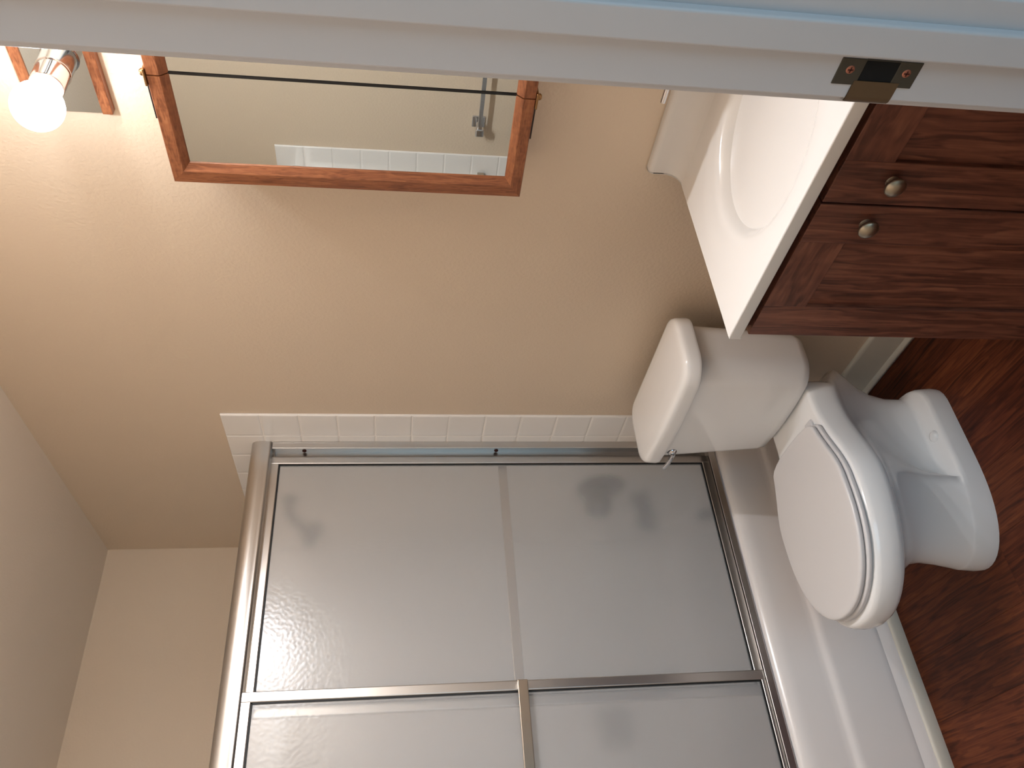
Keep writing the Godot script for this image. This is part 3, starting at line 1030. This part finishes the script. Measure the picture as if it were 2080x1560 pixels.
# ---------------------------------------------------------------- medicine cabinet and lamp
func build_cabinet() -> void:
	var y0 := 1.1865
	var y1 := 1.8330
	var z0 := 0.3315
	var xf := -0.125
	var c := thing("medicine_cabinet", "oak framed medicine cabinet with mirror doors on the wall above the sink", "mirror cabinet", Vector3(0, y0, 0.62))
	var o := -c.position
	var edges := [z0, 0.5515, 0.6885, 0.9085]
	var m := newbox(Vector3(xf + 0.0185, y0 + 0.0008, z0 + 0.001) + o, Vector3(0, y1 - 0.0008, edges[3] - 0.001) + o, 0.002)
	part("body", m, mats.oak_y, c)
	for k in 3:
		var a: float = edges[k] + (0.0 if k == 0 else 0.0012)
		var b: float = edges[k + 1] - (0.0 if k == 2 else 0.0012)
		var w := 0.041
		var out := Vector3(-1, 0, 0)
		var xb := xf + 0.018
		# outer doors are framed on three sides, the middle one above and below; the glass edges meet at the seams
		var wl := w if k == 0 else 0.0
		var wr := w if k == 2 else 0.0
		var wt := 0.034
		var d := part("mirror_door", newbox(Vector3(xb - 0.001, y0 + 0.002, a + 0.001) + o, Vector3(xb + 0.0004, y1 - 0.002, b - 0.001) + o), mats.oak_y, c)
		m = MB.new()
		frame_rail(m, a, b, wl > 0, wr > 0, y1, -1.0, wt, w, xb, o)
		part("rail", m, mats.oak_z, d)
		m = MB.new()
		frame_rail(m, a, b, wl > 0, wr > 0, y0, 1.0, wt, w, xb, o)
		part("rail", m, mats.oak_z, d)
		if wl > 0 or wr > 0:
			m = MB.new()
			frame_stile(m, a if wl > 0 else b, 1.0 if wl > 0 else -1.0, y0, y1, w, wt, xb, o)
			part("stile", m, mats.oak_y, d)
		part("mirror", newbox(Vector3(xb - 0.006, y0 + wt - 0.004, a + (wl - 0.004 if wl > 0 else 0.002)) + o, Vector3(xb, y1 - wt + 0.004, b - (wr - 0.004 if wr > 0 else 0.002)) + o), mats.mirror, d)
	# dark seam strips between the mirrors
	m = MB.new()
	for k in [1, 2]:
		m.box(Vector3(xf + 0.0112, y0 + 0.03, edges[k] - 0.0021) + o, Vector3(xf + 0.02, y1 - 0.03, edges[k] + 0.0021) + o)
	part("seam_strip", m, mats.black, c)
	# little brass pivot hinges over and under the seams
	for k in [1, 2]:
		for s in [1.0, -1.0]:
			m = MB.new()
			var yy := y1 if s > 0 else y0
			m.rbox(Vector3(xf - 0.003, minf(yy, yy + s * 0.004), edges[k] - 0.019) + o, Vector3(xf + 0.03, maxf(yy, yy + s * 0.004), edges[k] + 0.012) + o, 0.0015)
			m.lathe([Vector2(0.006, 0.0), Vector2(0.006, 0.004), Vector2(0.004, 0.0065), Vector2(0.0, 0.007)], Vector3(xf + 0.006, yy + s * 0.0035, edges[k] + 0.002) + o, Vector3(0, s, 0), 14)
			part("hinge", m, mats.brass, c, "small brass hinge")
			part("hinge_arm", newbox(Vector3(xf + 0.004, minf(yy, yy + s * 0.003), edges[k] - 0.085) + o, Vector3(xf + 0.020, maxf(yy, yy + s * 0.003), edges[k] - 0.018) + o), mats.gap, c)


const MOULD := [[0.0, 0.0], [0.0, 0.0155], [0.04, 0.0175], [0.62, 0.018], [0.68, 0.0168], [0.95, 0.0085], [1.0, 0.0055], [1.0, 0.0]]


func frame_rail(m: MB, a: float, b: float, mitre_a: bool, mitre_b: bool, y: float, s: float, wt: float, w: float, xb: float, o: Vector3) -> void:
	var lines := []
	for p in MOULD:
		var za: float = a + (p[0] * w if mitre_a else 0.0)
		var zb: float = b - (p[0] * w if mitre_b else 0.0)
		lines.append([Vector3(xb - p[1], y + s * p[0] * wt, za) + o, Vector3(xb - p[1], y + s * p[0] * wt, zb) + o])
	skin(m, lines, s < 0)


func frame_stile(m: MB, z: float, s: float, y0: float, y1: float, w: float, wt: float, xb: float, o: Vector3) -> void:
	var lines := []
	for p in MOULD:
		lines.append([Vector3(xb - p[1], y0 + p[0] * wt, z + s * p[0] * w) + o, Vector3(xb - p[1], y1 - p[0] * wt, z + s * p[0] * w) + o])
	skin(m, lines, s > 0)


func skin(m: MB, lines: Array, flip: bool) -> void:
	for i in lines.size() - 1:
		if flip:
			m.quad(lines[i][0], lines[i + 1][0], lines[i + 1][1], lines[i][1])
		else:
			m.quad(lines[i][0], lines[i][1], lines[i + 1][1], lines[i + 1][0])
	# ends
	var e0 := PackedVector3Array()
	var e1 := PackedVector3Array()
	for l in lines:
		e0.append(l[0])
		e1.append(l[1])
	m.fan(e0, not flip)
	m.fan(e1, flip)


func build_fixture() -> void:
	var z0 := 0.392
	var z1 := 0.908
	var y0 := 1.9455
	var y1 := 2.086
	var f := thing("vanity_light", "mirrored light bar with oak edges and round bulbs above the mirror cabinet", "wall lamp", Vector3(0, 2.004, 0.62))
	var o := -f.position
	part("back_plate", newbox(Vector3(-0.0145, y0 + 0.0175, z0 + 0.0005) + o, Vector3(0.0, y1 - 0.0175, z1 - 0.0005) + o, 0.001), mats.mirror, f)
	for y in [y0, y1 - 0.0185]:
		part("wood_edge", newbox(Vector3(-0.018, y, z0) + o, Vector3(0.0, y + 0.0185, z1) + o, 0.002), mats.oak_z, f)
	var glow := plain(Color(1, 1, 1), 0.1)
	glow.emission_enabled = true
	glow.emission = Color(0.97, 0.98, 1.0)
	glow.emission_energy_multiplier = 3.0
	for k in 3:
		var zb := 0.5036 + 0.155 * k
		var yb := 2.004
		var m := MB.new()
		m.lathe([Vector2(0.031, 0.0), Vector2(0.031, 0.002), Vector2(0.0285, 0.004), Vector2(0.0282, 0.046), Vector2(0.0290, 0.0465), Vector2(0.0290, 0.0495), Vector2(0.0276, 0.050), Vector2(0.0272, 0.088), Vector2(0.0262, 0.0905), Vector2(0.0262, 0.0905), Vector2(0.019, 0.087), Vector2(0.018, 0.078), Vector2(0.0, 0.078)], Vector3(-0.0145, yb, zb) + o, Vector3(-1, 0, 0), 32)
		part("socket", m, mats.chrome, f)
		m = MB.new()
		var prof := [Vector2(0.0150, -0.070), Vector2(0.0158, -0.056), Vector2(0.0170, -0.046), Vector2(0.019, -0.0395)]
		for i in 15:
			var a := lerpf(-1.02, PI / 2, i / 14.0)
			prof.append(Vector2(0.0405 * cos(a), 0.0405 * sin(a)))
		m.lathe(prof, Vector3(-0.157, yb, zb) + o, Vector3(-1, 0, 0), 32)
		var bulb := part("bulb", m, glow, f, "glowing round light bulb")
		var l := OmniLight3D.new()
		l.name = "bulb_light"
		l.light_color = BULB_COLOR
		l.light_energy = BULB_ENERGY
		l.light_size = 0.012
		l.omni_range = 12.0
		l.omni_attenuation = 2.0
		l.shadow_enabled = true
		l.position = Vector3(-0.157, yb, zb) + o
		f.add_child(l, true)
		# the globe throws more light forward than back past its socket
		var sp := SpotLight3D.new()
		sp.name = "bulb_forward_light"
		sp.light_color = BULB_COLOR
		sp.light_energy = FORWARD_ENERGY
		sp.light_size = 0.012
		sp.spot_range = 12.0
		sp.spot_attenuation = 2.0
		sp.spot_angle = 88.0
		sp.spot_angle_attenuation = 0.75
		sp.shadow_enabled = true
		sp.position = Vector3(-0.157, yb, zb) + o
		sp.rotation = Vector3(deg_to_rad(-16.0), PI / 2, 0)
		f.add_child(sp, true)


# ---------------------------------------------------------------- small things
func build_strike() -> void:
	var xj := -0.642
	var s := thing("strike_plate", "dark bronze strike plate with two copper screws on the white door frame", "strike plate", Vector3(xj, 0.9457, 0.952))
	var o := -s.position
	# outline in (y, z): plate with the lip towards the bathroom and the latch hole left open
	var m := MB.new()
	var yl := 0.902
	var yh := 0.9893
	var h0 := 0.9265
	var h1 := 0.9630
	var e := 0.0012
	for q in [[yl, h0, 0.938, 0.9665], [h1, yh, 0.938, 0.9665], [h0 - 0.0002, h1 + 0.0002, 0.9655, 0.9668]]:
		m.rbox(Vector3(xj - e, q[0], q[2]) + o, Vector3(xj + 0.0005, q[1], q[3]) + o, 0.0004, 1)
	part("plate", m, mats.bronze, s)
	m = MB.new()
	var lip := [Vector2(xj - e - 0.0003, 0.9432), Vector2(xj - e - 0.0003, 0.926), Vector2(xj - e + 0.0003, 0.921), Vector2(xj + 0.0015, 0.9175), Vector2(xj + 0.005, 0.9155)]
	var a0 := PackedVector3Array()
	var a1 := PackedVector3Array()
	for p in lip:
		a0.append(Vector3(p.x, 0.9168, p.y) + o)
		a1.append(Vector3(p.x, 0.9665, p.y) + o)
	m.grid([a1, a0])
	var b0 := PackedVector3Array()
	var b1 := PackedVector3Array()
	for p in lip:
		b0.append(Vector3(p.x + 0.0011, 0.9168, p.y + 0.0005) + o)
		b1.append(Vector3(p.x + 0.0011, 0.9665, p.y + 0.0005) + o)
	m.grid([b0, b1])
	part("lip", m, mats.worn, s, "worn brassy lip")
	part("latch_hole", newbox(Vector3(xj - 0.0006, h0 - 0.0005, 0.943) + o, Vector3(xj + 0.0004, h1 + 0.0005, 0.966) + o), mats.hole, s, "black latch hole")
	for y in [0.9150, 0.9763]:
		m = MB.new()
		m.lathe([Vector2(0.0046, 0.0), Vector2(0.0044, 0.0006), Vector2(0.0030, 0.0009), Vector2(0.0, 0.0010)], Vector3(xj - e + 0.0003, y, 0.9545) + o, Vector3(-1, 0, 0), 24)
		var sc := part("screw", m, mats.copper, s, "copper coloured cross-head screw")
		m = MB.new()
		var cr := Vector3(xj - e - 0.0007, y, 0.9545) + o
		m.box(cr - Vector3(0.0005, 0.0028, 0.0006), cr + Vector3(0.0002, 0.0028, 0.0006))
		m.box(cr - Vector3(0.0005, 0.0006, 0.0028), cr + Vector3(0.0002, 0.0006, 0.0028))
		part("cross_slot", m, mats.copper_dark, sc)


func build_towel_bar() -> void:
	var xw := -ROOM_W
	var t := thing("towel_bar", "chrome towel bar on the far wall, seen in the cabinet mirror", "towel bar", Vector3(xw, 1.12, -0.21))
	var o := -t.position
	var m := MB.new()
	part("bar", newbox(Vector3(xw + 0.062, 1.112, -0.51) + o, Vector3(xw + 0.070, 1.128, 0.10) + o, 0.002), mats.chrome, t)
	for z in [-0.50, 0.09]:
		m = MB.new()
		m.rbox(Vector3(xw, 1.095, z - 0.024) + o, Vector3(xw + 0.008, 1.145, z + 0.024) + o, 0.003)
		m.rbox(Vector3(xw + 0.006, 1.109, z - 0.011) + o, Vector3(xw + 0.072, 1.131, z + 0.011) + o, 0.004)
		m.rbox(Vector3(xw + 0.058, 1.104, z - 0.016) + o, Vector3(xw + 0.082, 1.136, z + 0.016) + o, 0.005)
		part("bracket", m, mats.chrome, t)


func _ready() -> void:
	build_camera_and_light()
	make_materials()
	build_setting()
	build_tub()
	build_shower()
	build_toilet()
	build_vanity()
	build_cabinet()
	build_fixture()
	build_strike()
	build_towel_bar()
